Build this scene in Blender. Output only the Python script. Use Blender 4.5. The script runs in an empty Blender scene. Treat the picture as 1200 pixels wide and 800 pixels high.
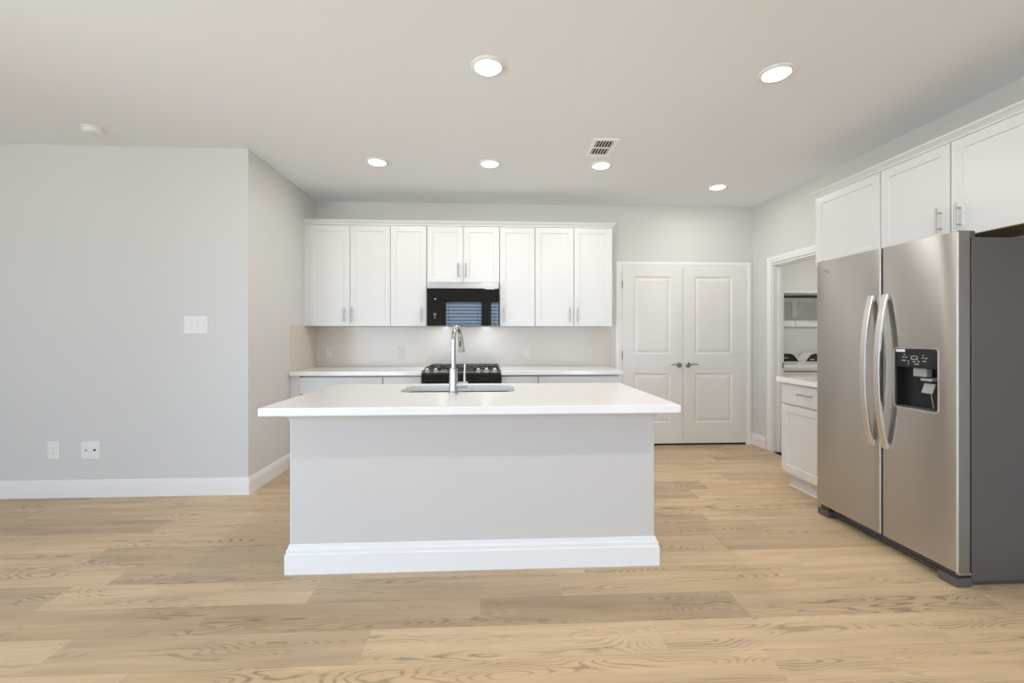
import bpy, bmesh, math, random
from mathutils import Vector, Matrix

scene = bpy.context.scene
C = scene.collection
R = math.radians
random.seed(7)

# ------------------------------------------------------------------ camera, world, exposure
F_PX, HORIZON, CAM_H = 512.0, 393.0, 1.26
cam_d = bpy.data.cameras.new('camera')
cam_d.sensor_fit = 'HORIZONTAL'
cam_d.sensor_width = 36.0
cam_d.lens = 36.0 * F_PX / 1200.0
cam_d.shift_y = (HORIZON - 400.0) / 1200.0
cam_d.clip_start = 0.02
cam = bpy.data.objects.new('camera', cam_d)
C.objects.link(cam)
cam.location = (0, 0, CAM_H)
cam.rotation_euler = (R(90), 0, -math.atan(25.0 / F_PX))
scene.camera = cam

scene.view_settings.view_transform = 'Standard'
scene.view_settings.look = 'None'
scene.view_settings.exposure = 0.04
scene.view_settings.gamma = 1.0
scene.view_settings.use_curve_mapping = False
scene.cycles.use_denoising = True
scene.cycles.max_bounces = 14
scene.cycles.diffuse_bounces = 8
scene.cycles.glossy_bounces = 6
scene.cycles.sample_clamp_indirect = 6.0

SKY = 11.4                 # daylight
CAN_W = 6.0               # watts of each recessed light
CAN_COL = (1.0, 0.97, 0.925)
FRONT_W = 11.5
HOOD_W = 1.0
LAUNDRY_FILL_W = 14.0

world = bpy.data.worlds.new('sky')
scene.world = world
world.use_nodes = True
wn = world.node_tree
bg = wn.nodes['Background']
bg.inputs[1].default_value = SKY
w_tc = wn.nodes.new('ShaderNodeTexCoord'); w_sp = wn.nodes.new('ShaderNodeSeparateXYZ'); w_rp = wn.nodes.new('ShaderNodeValToRGB'); w_mr = wn.nodes.new('ShaderNodeMapRange')
w_mr.inputs['From Min'].default_value = -1.0; w_mr.inputs['From Max'].default_value = 1.0
wn.links.new(w_tc.outputs['Generated'], w_sp.inputs[0]); wn.links.new(w_sp.outputs[2], w_mr.inputs['Value'])
wn.links.new(w_mr.outputs[0], w_rp.inputs[0]); wn.links.new(w_rp.outputs[0], bg.inputs[0])
cr = w_rp.color_ramp                      # bright pale ground below the horizon, blue sky above
cr.elements[0].position = 0.0; cr.elements[0].color = (0.97, 0.97, 0.96, 1)
cr.elements[1].position = 1.0; cr.elements[1].color = (0.66, 0.80, 1.0, 1)
for p_, c_ in ((0.47, (0.96, 0.97, 0.98, 1)), (0.49, (0.58, 0.72, 1.0, 1)), (0.56, (0.58, 0.72, 1.0, 1)), (0.66, (0.68, 0.82, 1.0, 1))):
    cr.elements.new(p_).color = c_

# ------------------------------------------------------------------ room measures (metres)
CEIL = 2.743
YB = 4.93        # kitchen back wall
XR = 3.05        # right wall
XK = -1.925      # left side wall of the kitchen recess
YL = 3.57        # living room wall left of the recess
XW = -5.2        # far left wall (out of frame)
YF = -3.4        # wall behind the camera
T = 0.12

# ------------------------------------------------------------------ materials
def nt(name):
    m = bpy.data.materials.new(name)
    m.use_nodes = True
    n = m.node_tree
    return m, n, n.nodes['Principled BSDF']

def simple(name, col, rough=0.5, metal=0.0, spec=0.5, coat=0.0, bump=0.0, scale=200.0, var=0.0, ior=None):
    m, n, b = nt(name)
    b.inputs['Base Color'].default_value = (*col, 1)
    b.inputs['Roughness'].default_value = rough
    b.inputs['Metallic'].default_value = metal
    b.inputs['Specular IOR Level'].default_value = spec
    b.inputs['Coat Weight'].default_value = coat
    if ior: b.inputs['IOR'].default_value = ior
    if bump or var:
        tc = n.nodes.new('ShaderNodeTexCoord')
        nz = n.nodes.new('ShaderNodeTexNoise')
        nz.inputs['Scale'].default_value = scale
        nz.inputs['Detail'].default_value = 3
        n.links.new(tc.outputs['Object'], nz.inputs['Vector'])
        if bump:
            bp = n.nodes.new('ShaderNodeBump')
            bp.inputs['Strength'].default_value = bump
            bp.inputs['Distance'].default_value = 0.001
            n.links.new(nz.outputs['Fac'], bp.inputs['Height'])
            n.links.new(bp.outputs['Normal'], b.inputs['Normal'])
        if var:
            mx = n.nodes.new('ShaderNodeMix'); mx.data_type = 'RGBA'
            mx.inputs['A'].default_value = (*[c * (1 - var) for c in col], 1)
            mx.inputs['B'].default_value = (*[min(1, c * (1 + var)) for c in col], 1)
            n.links.new(nz.outputs['Fac'], mx.inputs['Factor'])
            n.links.new(mx.outputs['Result'], b.inputs['Base Color'])
    return m

def steel(name, col, rough, aniso, brush, tangent=(0, 0, 1)):
    m, n, b = nt(name)
    b.inputs['Metallic'].default_value = 1.0
    b.inputs['Roughness'].default_value = rough
    b.inputs['Anisotropic'].default_value = aniso
    b.inputs['Base Color'].default_value = (*col, 1)
    cv = n.nodes.new('ShaderNodeCombineXYZ')
    for i in range(3): cv.inputs[i].default_value = tangent[i]
    n.links.new(cv.outputs[0], b.inputs['Tangent'])
    # fine brushing
    tc = n.nodes.new('ShaderNodeTexCoord')
    mp = n.nodes.new('ShaderNodeMapping')
    mp.inputs['Scale'].default_value = [3 if t else 700 for t in brush]
    nz = n.nodes.new('ShaderNodeTexNoise'); nz.inputs['Scale'].default_value = 1.0
    n.links.new(tc.outputs['Object'], mp.inputs['Vector']); n.links.new(mp.outputs[0], nz.inputs['Vector'])
    mr = n.nodes.new('ShaderNodeMapRange')
    mr.inputs['To Min'].default_value = rough - 0.02; mr.inputs['To Max'].default_value = rough + 0.02
    n.links.new(nz.outputs['Fac'], mr.inputs['Value']); n.links.new(mr.outputs[0], b.inputs['Roughness'])
    return m

def emit(name, col, s):
    m, n, b = nt(name)
    b.inputs['Base Color'].default_value = (*col, 1)
    b.inputs['Emission Color'].default_value = (*col, 1)
    b.inputs['Emission Strength'].default_value = s
    return m

def glass_mat():
    m = bpy.data.materials.new('window_glass'); m.use_nodes = True
    n = m.node_tree; n.nodes.remove(n.nodes['Principled BSDF'])
    out = n.nodes['Material Output']
    tr = n.nodes.new('ShaderNodeBsdfTransparent'); tr.inputs[0].default_value = (0.95, 0.97, 0.97, 1)
    gl = n.nodes.new('ShaderNodeBsdfGlossy'); gl.inputs['Roughness'].default_value = 0.02
    fr = n.nodes.new('ShaderNodeFresnel'); fr.inputs[0].default_value = 1.45
    mx = n.nodes.new('ShaderNodeMixShader')
    n.links.new(fr.outputs[0], mx.inputs[0]); n.links.new(tr.outputs[0], mx.inputs[1]); n.links.new(gl.outputs[0], mx.inputs[2])
    n.links.new(mx.outputs[0], out.inputs['Surface'])
    return m

def math_node(n, op, a, b=None, c=None):
    k = n.nodes.new('ShaderNodeMath'); k.operation = op
    for i, v in enumerate((a, b, c)):
        if v is None: continue
        if isinstance(v, (int, float)): k.inputs[i].default_value = v
        else: n.links.new(v, k.inputs[i])
    return k.outputs[0]

def herringbone():
    m, n, b = nt('herringbone_tile')
    tc = n.nodes.new('ShaderNodeTexCoord')
    sp = n.nodes.new('ShaderNodeSeparateXYZ'); n.links.new(tc.outputs['Object'], sp.inputs[0])
    M = lambda op, a, b_=None: math_node(n, op, a, b_)
    w, N = 0.05, 3
    hor = M('ADD', sp.outputs[0], sp.outputs[1])
    p = M('MULTIPLY', M('ADD', hor, sp.outputs[2]), 0.7071 / w)
    q = M('MULTIPLY', M('SUBTRACT', sp.outputs[2], hor), 0.7071 / w)
    i, j = M('FLOOR', p), M('FLOOR', q)
    fx, fy = M('SUBTRACT', p, i), M('SUBTRACT', q, j)
    k = M('FLOORED_MODULO', M('SUBTRACT', i, j), 2 * N)
    isv = M('GREATER_THAN', k, N - 0.5)
    lh = M('ADD', k, fx)
    lv = M('ADD', M('SUBTRACT', 2 * N - 1, k), fy)
    mixf = lambda a, b_, f: M('ADD', a, M('MULTIPLY', M('SUBTRACT', b_, a), f))
    al = mixf(lh, lv, isv); ac = mixf(fy, fx, isv)
    e = M('MINIMUM', M('MINIMUM', al, M('SUBTRACT', N, al)), M('MINIMUM', ac, M('SUBTRACT', 1, ac)))
    sm = n.nodes.new('ShaderNodeMapRange'); sm.interpolation_type = 'SMOOTHSTEP'
    sm.inputs['From Min'].default_value = 0.02; sm.inputs['From Max'].default_value = 0.07
    n.links.new(e, sm.inputs['Value'])
    mx = n.nodes.new('ShaderNodeMix'); mx.data_type = 'RGBA'
    mx.inputs['A'].default_value = (0.615, 0.555, 0.475, 1)
    mx.inputs['B'].default_value = (0.67, 0.605, 0.525, 1)
    n.links.new(sm.outputs[0], mx.inputs['Factor']); n.links.new(mx.outputs['Result'], b.inputs['Base Color'])
    bp = n.nodes.new('ShaderNodeBump'); bp.inputs['Strength'].default_value = 0.15; bp.inputs['Distance'].default_value = 0.001
    n.links.new(sm.outputs[0], bp.inputs['Height']); n.links.new(bp.outputs[0], b.inputs['Normal'])
    b.inputs['Roughness'].default_value = 0.22
    return m

def floor_mat():
    m, n, b = nt('oak_planks')
    M = lambda op, a, b_=None, c_=None: math_node(n, op, a, b_, c_)
    uv = n.nodes.new('ShaderNodeUVMap'); uv.uv_map = 'plank'
    sp = n.nodes.new('ShaderNodeSeparateXYZ'); n.links.new(uv.outputs[0], sp.inputs[0])
    at = n.nodes.new('ShaderNodeAttribute'); at.attribute_name = 'pid'
    ap = n.nodes.new('ShaderNodeAttribute'); ap.attribute_name = 'tone'
    pid, tone = at.outputs['Fac'], ap.outputs['Fac']
    U, V = sp.outputs[0], sp.outputs[1]
    def vec(x, y, z):
        c = n.nodes.new('ShaderNodeCombineXYZ')
        for i, v in enumerate((x, y, z)):
            if isinstance(v, (int, float)): c.inputs[i].default_value = v
            else: n.links.new(v, c.inputs[i])
        return c.outputs[0]
    def noise(v, scale, detail, rough=0.5):
        z = n.nodes.new('ShaderNodeTexNoise'); z.inputs['Scale'].default_value = scale
        z.inputs['Detail'].default_value = detail; z.inputs['Roughness'].default_value = rough
        n.links.new(v, z.inputs['Vector']); return z.outputs['Fac']
    off = M('MULTIPLY', pid, 97.0)
    # cathedral figure: contour lines of a stretched noise field
    base = noise(vec(M('MULTIPLY', U, 1.6), M('MULTIPLY', V, 9.0), off), 1.0, 1.2, 0.4)
    wob = noise(vec(M('MULTIPLY', U, 14.0), M('MULTIPLY', V, 60.0), off), 1.0, 2.0)
    fld = M('ADD', M('MULTIPLY', base, 22.0), M('MULTIPLY', wob, 0.7))
    rings = M('FRACT', fld)
    tri = M('ABSOLUTE', M('SUBTRACT', rings, 0.5))           # 0 in the line, .5 between
    line = n.nodes.new('ShaderNodeMapRange'); line.interpolation_type = 'SMOOTHSTEP'
    line.inputs['From Min'].default_value = 0.0; line.inputs['From Max'].default_value = 0.28
    line.inputs['To Min'].default_value = 1.0; line.inputs['To Max'].default_value = 0.0
    n.links.new(tri, line.inputs['Value'])
    # figure only shows along some of each plank
    gate = noise(vec(M('MULTIPLY', U, 1.3), M('MULTIPLY', V, 12.0), M('ADD', off, 31.0)), 1.0, 2.0)
    g2 = n.nodes.new('ShaderNodeMapRange'); g2.inputs['From Min'].default_value = 0.46; g2.inputs['From Max'].default_value = 0.66
    n.links.new(gate, g2.inputs['Value'])
    fine = noise(vec(M('MULTIPLY', U, 5.0), M('MULTIPLY', V, 130.0), off), 1.0, 3.0, 0.6)
    broad = noise(vec(M('MULTIPLY', U, 1.2), M('MULTIPLY', V, 14.0), M('ADD', off, 7.0)), 1.0, 2.0)
    dark = M('MULTIPLY', M('MULTIPLY', line.outputs[0], g2.outputs[0]), 0.42)
    val = M('ADD', M('ADD', M('MULTIPLY', M('SUBTRACT', fine, 0.5), 0.32), M('MULTIPLY', M('SUBTRACT', broad, 0.5), 0.62)), 1.0)
    val = M('SUBTRACT', val, dark)
    val = M('MULTIPLY', val, tone)
    # seams
    sv = M('MINIMUM', V, M('SUBTRACT', 0.2, V))
    sd = M('SUBTRACT', 1.0, M('MULTIPLY', M('LESS_THAN', sv, 0.0012), 0.22))
    val = M('MULTIPLY', val, sd)
    hue = n.nodes.new('ShaderNodeMix'); hue.data_type = 'RGBA'
    hue.inputs['A'].default_value = (0.575, 0.418, 0.258, 1)
    hue.inputs['B'].default_value = (0.605, 0.456, 0.295, 1)
    n.links.new(pid, hue.inputs['Factor'])
    mul = n.nodes.new('ShaderNodeVectorMath'); mul.operation = 'SCALE'
    n.links.new(hue.outputs['Result'], mul.inputs[0]); n.links.new(val, mul.inputs['Scale'])
    n.links.new(mul.outputs[0], b.inputs['Base Color'])
    b.inputs['Roughness'].default_value = 0.42
    b.inputs['Specular IOR Level'].default_value = 0.35
    bp = n.nodes.new('ShaderNodeBump'); bp.inputs['Strength'].default_value = 0.12; bp.inputs['Distance'].default_value = 0.001
    n.links.new(val, bp.inputs['Height']); n.links.new(bp.outputs[0], b.inputs['Normal'])
    return m

WALL = simple('greige_wall_paint', (0.67, 0.667, 0.648), 0.75, bump=0.06, scale=260)
PANEL = simple('grey_island_paint', (0.62, 0.597, 0.562), 0.7, bump=0.06, scale=260)
CEILM = simple('ceiling_paint', (0.84, 0.86, 0.88), 0.85, bump=0.06, scale=220)
TRIM = simple('white_trim_paint', (0.845, 0.84, 0.825), 0.35)
CAB = simple('white_cabinet_lacquer', (0.745, 0.74, 0.73), 0.32)
DOORM = simple('white_door_paint', (0.80, 0.785, 0.75), 0.38)
QUARTZ = simple('white_quartz', (0.87, 0.865, 0.845), 0.12, var=0.015, scale=40)
STEEL = steel('brushed_steel_door', (0.57, 0.545, 0.51), 0.29, 0.99, (0, 1, 0))
STEELX = steel('brushed_steel_front', (0.46, 0.45, 0.43), 0.36, 0.7, (1, 0, 0))
SINKM = steel('brushed_sink_steel', (0.30, 0.29, 0.275), 0.24, 0.3, (1, 0, 0))
HANDLE = steel('satin_handle_steel', (0.74, 0.73, 0.71), 0.30, 0.5, (0, 0, 1))
NICKEL = simple('satin_nickel', (0.50, 0.48, 0.45), 0.30, 1.0)
BRONZE = simple('aged_nickel', (0.34, 0.32, 0.28), 0.32, 1.0)
CHROME = simple('chrome', (0.80, 0.80, 0.80), 0.09, 1.0)
FAUCET = simple('brushed_nickel_faucet', (0.47, 0.465, 0.45), 0.24, 1.0)
KNOB = simple('satin_knob_metal', (0.72, 0.715, 0.70), 0.30, 0.5)
ALMOND = simple('pale_outlet_plastic', (0.70, 0.665, 0.61), 0.4)
CASE = simple('dark_grey_case', (0.135, 0.128, 0.12), 0.45, 0.35)
CASEG = simple('grey_door_edge', (0.26, 0.25, 0.235), 0.38, 0.6)
GRILLE = simple('dark_grey_plastic', (0.09, 0.085, 0.08), 0.5)
BLACKG = simple('black_glass', (0.006, 0.006, 0.006), 0.03, spec=0.5, ior=1.52)
BLACKP = simple('black_plastic', (0.012, 0.012, 0.012), 0.35)
BLACKE = simple('black_enamel', (0.012, 0.011, 0.010), 0.12)
IRON = simple('cast_iron', (0.03, 0.028, 0.026), 0.5)
WHITEP = simple('white_plastic', (0.82, 0.82, 0.80), 0.4)
GREYP = simple('grey_plastic', (0.33, 0.33, 0.32), 0.3)
MARK = simple('pale_print', (0.62, 0.62, 0.60), 0.6)
GAPSHADE = simple('painted_gap_shade', (0.02, 0.018, 0.016), 0.8)  # near-black colour that paints the shade in gaps
WOODU = simple('raw_maple_underside', (0.33, 0.22, 0.10), 0.6, var=0.2, scale=18)
APPL = simple('white_appliance_enamel', (0.80, 0.79, 0.76), 0.25)
LENS = emit('glowing_lens', (1.0, 0.97, 0.92), 6.0)
VENTW = simple('bright_white_vent_enamel', (0.93, 0.93, 0.92), 0.35)
BLIND = simple('darkened_blind_slat', (0.20, 0.22, 0.28), 0.5)  # shade lines of the blind painted by colouring pale slats dark
GLASS = glass_mat()
TILE = herringbone()
FLOORM = floor_mat()

# ------------------------------------------------------------------ mesh helpers
def wloc(o):
    v = Vector((0, 0, 0))
    while o is not None:
        v += o.location; o = o.parent
    return v

class MB:
    def __init__(s): s.bm = bmesh.new()
    def face(s, pts):
        try: return s.bm.faces.new([s.bm.verts.new(p) for p in pts])
        except ValueError: return None
    def box(s, x0, x1, y0, y1, z0, z1, bev=0.0, seg=2):
        if x0 > x1: x0, x1 = x1, x0
        if y0 > y1: y0, y1 = y1, y0
        if z0 > z1: z0, z1 = z1, z0
        t = bmesh.new()
        r = bmesh.ops.create_cube(t, size=1.0)
        for v in r['verts']:
            v.co = Vector(((x0 + x1) / 2 + v.co.x * (x1 - x0), (y0 + y1) / 2 + v.co.y * (y1 - y0), (z0 + z1) / 2 + v.co.z * (z1 - z0)))
        if bev > 0:
            bmesh.ops.bevel(t, geom=list(t.edges), offset=bev, segments=seg, profile=0.5, affect='EDGES')
        s._merge(t); return s
    def _merge(s, t, mat=None):
        me = bpy.data.meshes.new('tmp'); t.to_mesh(me); t.free()
        if mat is not None: me.transform(mat)
        s.bm.from_mesh(me); bpy.data.meshes.remove(me)
    def cyl(s, a, b, r0, r1=None, n=24, caps=True):
        a, b = Vector(a), Vector(b); r1 = r0 if r1 is None else r1
        d = (b - a); L = d.length
        t = bmesh.new()
        bmesh.ops.create_cone(t, cap_ends=caps, segments=n, radius1=r0, radius2=r1, depth=L)
        q = Vector((0, 0, 1)).rotation_difference(d.normalized()).to_matrix().to_4x4()
        s._merge(t, Matrix.Translation((a + b) / 2) @ q); return s
    def tube(s, pts, rad, n=14, caps=True, flat=None):
        pts = [Vector(p) for p in pts]
        rad = rad if isinstance(rad, (list, tuple)) else [rad] * len(pts)
        rings = []; up = None
        for i, p in enumerate(pts):
            t = (pts[min(i + 1, len(pts) - 1)] - pts[max(i - 1, 0)]).normalized()
            if up is None:
                up = Vector((1, 0, 0)) if abs(t.x) < 0.9 else Vector((0, 1, 0))
            u = (up - t * up.dot(t)).normalized(); v = t.cross(u); up = u
            rings.append([s.bm.verts.new(p + (u * math.cos(2 * math.pi * k / n) + v * math.sin(2 * math.pi * k / n) * (flat or 1.0)) * rad[i]) for k in range(n)])
        for a, b in zip(rings, rings[1:]):
            for k in range(n): s.bm.faces.new((a[k], a[(k + 1) % n], b[(k + 1) % n], b[k]))
        if caps: s.bm.faces.new(rings[0][::-1]); s.bm.faces.new(rings[-1])
        return s
    def lathe(s, prof, c=(0, 0, 0), n=40, axis='Z', sign=1):
        rings = []
        for r, h in prof:
            ring = []
            for k in range(n):
                a = 2 * math.pi * k / n; x, y = max(r, 1e-5) * math.cos(a), max(r, 1e-5) * math.sin(a)
                p = {'Z': (x, y, h * sign), 'Y': (x, h * sign, y), 'X': (h * sign, x, y)}[axis]
                ring.append(s.bm.verts.new(Vector(c) + Vector(p)))
            rings.append(ring)
        for a, b in zip(rings, rings[1:]):
            for k in range(n): s.bm.faces.new((a[k], a[(k + 1) % n], b[(k + 1) % n], b[k]))
        s.bm.faces.new(rings[0]); s.bm.faces.new(rings[-1])
        return s
    def prism(s, poly, fn, a, b):
        """poly 2-D outline, fn(u, v, w) -> point, extruded from w=a to w=b"""
        A = [s.bm.verts.new(fn(u, v, a)) for u, v in poly]; B = [s.bm.verts.new(fn(u, v, b)) for u, v in poly]
        s.bm.faces.new(A[::-1]); s.bm.faces.new(B)
        for i in range(len(poly)):
            j = (i + 1) % len(poly); s.bm.faces.new((A[i], A[j], B[j], B[i]))
        return s
    def sweep(s, prof, path, side=1, closed=False):
        """profile (out, z) along a horizontal polyline of (x, y); out is to the right of travel * side"""
        P = [Vector((p[0], p[1], 0)) for p in path]; rings = []; N = len(P)
        for i, p in enumerate(P):
            def nrm(a, b):
                d = (b - a).normalized(); return Vector((d.y, -d.x, 0)) * side
            if closed or 0 < i < N - 1:
                n0, n1 = nrm(P[(i - 1) % N], p), nrm(p, P[(i + 1) % N]); m = (n0 + n1); m = m / max(1e-6, m.dot(n0)) 
            elif i == 0: m = nrm(p, P[1])
            else: m = nrm(P[i - 1], p)
            rings.append([s.bm.verts.new(p + m * o + Vector((0, 0, z))) for o, z in prof])
        K = len(prof)
        pairs = list(zip(rings, rings[1:])) + ([(rings[-1], rings[0])] if closed else [])
        for a, b in pairs:
            for k in range(K):
                s.bm.faces.new((a[k], a[(k + 1) % K], b[(k + 1) % K], b[k]))
        if not closed: s.bm.faces.new(rings[0][::-1]); s.bm.faces.new(rings[-1])
        return s
    def paneled(s, P, u0, u1, v0, v1, th, panels, rings, back=True):
        """slab in a (u, v) plane with outward depth d; panels = rects sunk by rings [(inset, depth)...]"""
        us = sorted({u0, u1, *[p[0] for p in panels], *[p[1] for p in panels]})
        vs = sorted({v0, v1, *[p[2] for p in panels], *[p[3] for p in panels]})
        inpan = lambda u, v: any(p[0] < u < p[1] and p[2] < v < p[3] for p in panels)
        for a, b in zip(us, us[1:]):
            for c, d in zip(vs, vs[1:]):
                if not inpan((a + b) / 2, (c + d) / 2):
                    s.face([P(a, c, th), P(b, c, th), P(b, d, th), P(a, d, th)])
        for p in panels:
            prev = (p[0], p[1], p[2], p[3], th)
            for ins, dep in rings:
                cur = (p[0] + ins, p[1] - ins, p[2] + ins, p[3] - ins, th - dep)
                q = lambda r: [P(r[0], r[2], r[4]), P(r[1], r[2], r[4]), P(r[1], r[3], r[4]), P(r[0], r[3], r[4])]
                A, B = q(prev), q(cur)
                for k in range(4): s.face([A[k], A[(k + 1) % 4], B[(k + 1) % 4], B[k]])
                prev = cur
            s.face(q(prev))
        o = [(u0, v0), (u1, v0), (u1, v1), (u0, v1)]
        for k in range(4):
            a, b = o[k], o[(k + 1) % 4]
            s.face([P(*a, 0), P(*b, 0), P(*b, th), P(*a, th)])
        if back: s.face([P(*a, 0) for a in o])
        bmesh.ops.remove_doubles(s.bm, verts=s.bm.verts[:], dist=1e-5)
        return s
    def build(s, name, mat, parent=None, smooth=False):
        bmesh.ops.recalc_face_normals(s.bm, faces=s.bm.faces[:])
        me = bpy.data.meshes.new(name)
        if parent is not None: bmesh.ops.translate(s.bm, verts=s.bm.verts[:], vec=-wloc(parent))
        s.bm.to_mesh(me); s.bm.free()
        me.materials.append(mat)
        if smooth:
            for p in me.polygons: p.use_smooth = True
            me.set_sharp_from_angle(angle=R(38))
        o = bpy.data.objects.new(name, me); C.objects.link(o)
        if parent is not None: o.parent = parent
        return o

def tag(o, label, cat, group=None, kind=None):
    o['label'] = label; o['category'] = cat
    if group: o['group'] = group
    if kind: o['kind'] = kind
    return o
def thing(name, label, cat, loc, group=None):
    o = bpy.data.objects.new(name, None); o.empty_display_size = 0.1
    C.objects.link(o); o.location = loc
    return tag(o, label, cat, group)
def struct(name, mb, mat, label, cat, smooth=False):
    o = mb.build(name, mat, None, smooth)
    return tag(o, label, cat, kind='structure')

PY = lambda Y: (lambda u, v, d: Vector((u, Y - d, v)))     # plane facing the camera (-Y)
PX = lambda X: (lambda u, v, d: Vector((X - d, u, v)))     # plane facing left (-X)
PYB = lambda Y: (lambda u, v, d: Vector((u, Y + d, v)))    # plane facing +Y

# ------------------------------------------------------------------ structure
def holed_wall(P, u0, u1, z0, z1, th, holes):
    """wall slab, outward depth 0 at its room face, th behind it; rectangular holes cut right through"""
    mb = MB()
    us = sorted({u0, u1, *[h[0] for h in holes], *[h[1] for h in holes]}); vs = sorted({z0, z1, *[h[2] for h in holes], *[h[3] for h in holes]})
    hole = lambda u, v: any(h[0] < u < h[1] and h[2] < v < h[3] for h in holes)
    for a, b in zip(us, us[1:]):
        for c, d in zip(vs, vs[1:]):
            if hole((a + b) / 2, (c + d) / 2): continue
            mb.face([P(a, c, 0), P(b, c, 0), P(b, d, 0), P(a, d, 0)])
            mb.face([P(a, c, -th), P(a, d, -th), P(b, d, -th), P(b, c, -th)])
    for a0, a1, c0, c1 in [(u0, u1, z0, z1)] + list(holes):
        o = [(a0, c0), (a1, c0), (a1, c1), (a0, c1)]
        for k in range(4):
            p, q = o[k], o[(k + 1) % 4]
            mb.face([P(*p, 0), P(*q, 0), P(*q, -th), P(*p, -th)])
    bmesh.ops.remove_doubles(mb.bm, verts=mb.bm.verts[:], dist=1e-5)
    return mb

# floor: planks laid left to right, each with its own tone and figure
def make_floor():
    bm = bmesh.new(); W, L = 0.2, 1.22
    uvl = bm.loops.layers.uv.new('plank'); fp = bm.faces.layers.float.new('pid'); ft = bm.faces.layers.float.new('tone')
    rnd = random.Random(11)
    x_lo, x_hi = XW - 0.1, 5.3
    fixed = {0: -0.05, 1: -0.51, 2: -0.13, -1: 0.35, -2: -0.72, -3: 0.18}
    dark = {(0, 0): 0.76, (1, -1): 0.9, (2, 0): 1.05, (2, -1): 1.06, (1, 0): 1.06}
    row = -18
    while True:
        y1 = 2.10 - W * row; y0 = y1 - W
        if y1 < YF - 0.15: break
        row += 1
        if y0 > 5.55: continue
        r = row - 1
        off = fixed.get(r, rnd.uniform(0, L))
        k0 = math.floor((x_lo - off) / L)
        k = k0
        while off + k * L < x_hi:
            a, b = max(x_lo, off + k * L), min(x_hi, off + (k + 1) * L)
            f = bm.faces.new([bm.verts.new((x, y, 0)) for x, y in ((a, y0), (b, y0), (b, y1), (a, y1))])
            f[fp] = rnd.random(); f[ft] = dark.get((r, k), rnd.choice([0.84, 0.90, 0.95, 1.0, 1.02, 1.05]))
            s0 = a - (off + k * L) + 0.0
            for lp, (u, v) in zip(f.loops, ((s0, 0), (s0 + b - a, 0), (s0 + b - a, W), (s0, W))): lp[uvl].uv = (u, v)
            k += 1
    me = bpy.data.meshes.new('floor'); bm.to_mesh(me); bm.free(); me.materials.append(FLOORM)
    o = bpy.data.objects.new('floor', me); C.objects.link(o)
    tag(o, 'light oak plank floor running across the whole room', 'floor', kind='structure')
make_floor()

struct('ceiling', MB().box(XW - T, 5.4, YF - T, 5.7, CEIL, CEIL + 0.1), CEILM, 'flat off-white ceiling with recessed lights over the kitchen', 'ceiling')
struct('wall_back', MB().box(XK - T, XR + T, YB, YB + T, 0, CEIL), WALL, 'greige kitchen wall behind the range and the pantry doors', 'wall')
struct('wall_left', MB().box(XK - T, XK, YL + T, YB, 0, CEIL), WALL, 'narrow side wall of the kitchen recess left of the cabinets', 'wall')
struct('wall_back_left', MB().box(XW, XK, YL, YL + T, 0, CEIL), WALL, 'broad plain grey wall with switches and outlets left of the kitchen', 'wall')
DY0, DY1, DZ = 3.80, 4.592, 2.032
struct('wall_right', holed_wall(PX(XR), YF, YB, 0, CEIL, T, [(DY0, DY1, -0.0, DZ)]), WALL, 'right kitchen wall behind the fridge with the laundry doorway', 'wall')
WZ0, WZ1 = 0.75, 2.25
ADDED_GDOORS = [(-4.3, -2.2), (2.0, 2.85)]  # unseen glass doors, added to let in more daylight from the front
WINS = [(-1.32, -0.22), (-0.03, 1.07)]
struct('wall_front', holed_wall(PYB(YF), XW, XR, 0, CEIL, T, [(a, b, WZ0, WZ1) for a, b in WINS] + [(a, b, 0.0, 2.2) for a, b in ADDED_GDOORS]), WALL, 'wall behind the camera with the two blind-covered windows', 'wall')
PDY = (-0.9, 1.3)
struct('wall_far_left', holed_wall(lambda u, v, d: Vector((XW + d, u, v)), YF, YL, 0, CEIL, T, [(PDY[0], PDY[1], -0.0, 2.2)]), WALL, 'far left wall with the glass patio door', 'wall')
# laundry room
LB = 5.45
struct('wall_laundry_back', MB().box(XR + T, 5.25, LB, LB + T, 0, CEIL), WALL, 'laundry room wall behind the washing machines', 'wall')
struct('wall_laundry_left', MB().box(XR, XR + T, YB + T, LB + T, 0, CEIL), WALL, 'short laundry room wall left of the washing machine', 'wall')
struct('wall_laundry_right', MB().box(5.25, 5.25 + T, 2.9, LB + T, 0, CEIL), WALL, 'laundry room wall at its far right', 'wall')
struct('wall_laundry_front', MB().box(XR + T, 5.25, 2.9, 2.9 + T, 0, CEIL), WALL, 'laundry room wall on the camera side', 'wall')

# tiles
bs = MB()
bs.box(XK + 0.006, 1.363, YB - 0.006, YB, 0.915, 1.36)
bs.box(XK, XK + 0.006, 4.298, YB, 0.915, 1.36)
struct('wall_backsplash', bs, TILE, 'white herringbone tile backsplash under the upper cabinets', 'backsplash')

# baseboards
BASE = [(0, 0), (0.0155, 0), (0.0155, 0.098), (0.0125, 0.104), (0.0125, 0.116), (0.008, 0.122), (0.006, 0.133), (0, 0.136)]
struct('baseboard_left', MB().sweep(BASE, [(XW, YL), (XK, YL), (XK, 4.30)]), TRIM, 'white baseboard along the plain left wall and round its corner', 'baseboard')
struct('baseboard_back', MB().sweep(BASE, [(3.018, YB), (XR, YB), (XR, 4.69)]), TRIM, 'short white baseboard in the corner beside the pantry doors', 'baseboard')
struct('baseboard_front', MB().sweep(BASE, [(XR, 1.9), (XR, YF), (XW, YF)]), TRIM, 'white baseboard along the wall behind the camera', 'baseboard')
CASING = [(0, 0), (0, 0.011), (0.006, 0.015), (0.018, 0.017), (0.035, 0.017), (0.042, 0.013), (0.060, 0.011), (0.066, 0.008), (0.066, 0)]  # (from outer edge inward, out)
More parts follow.
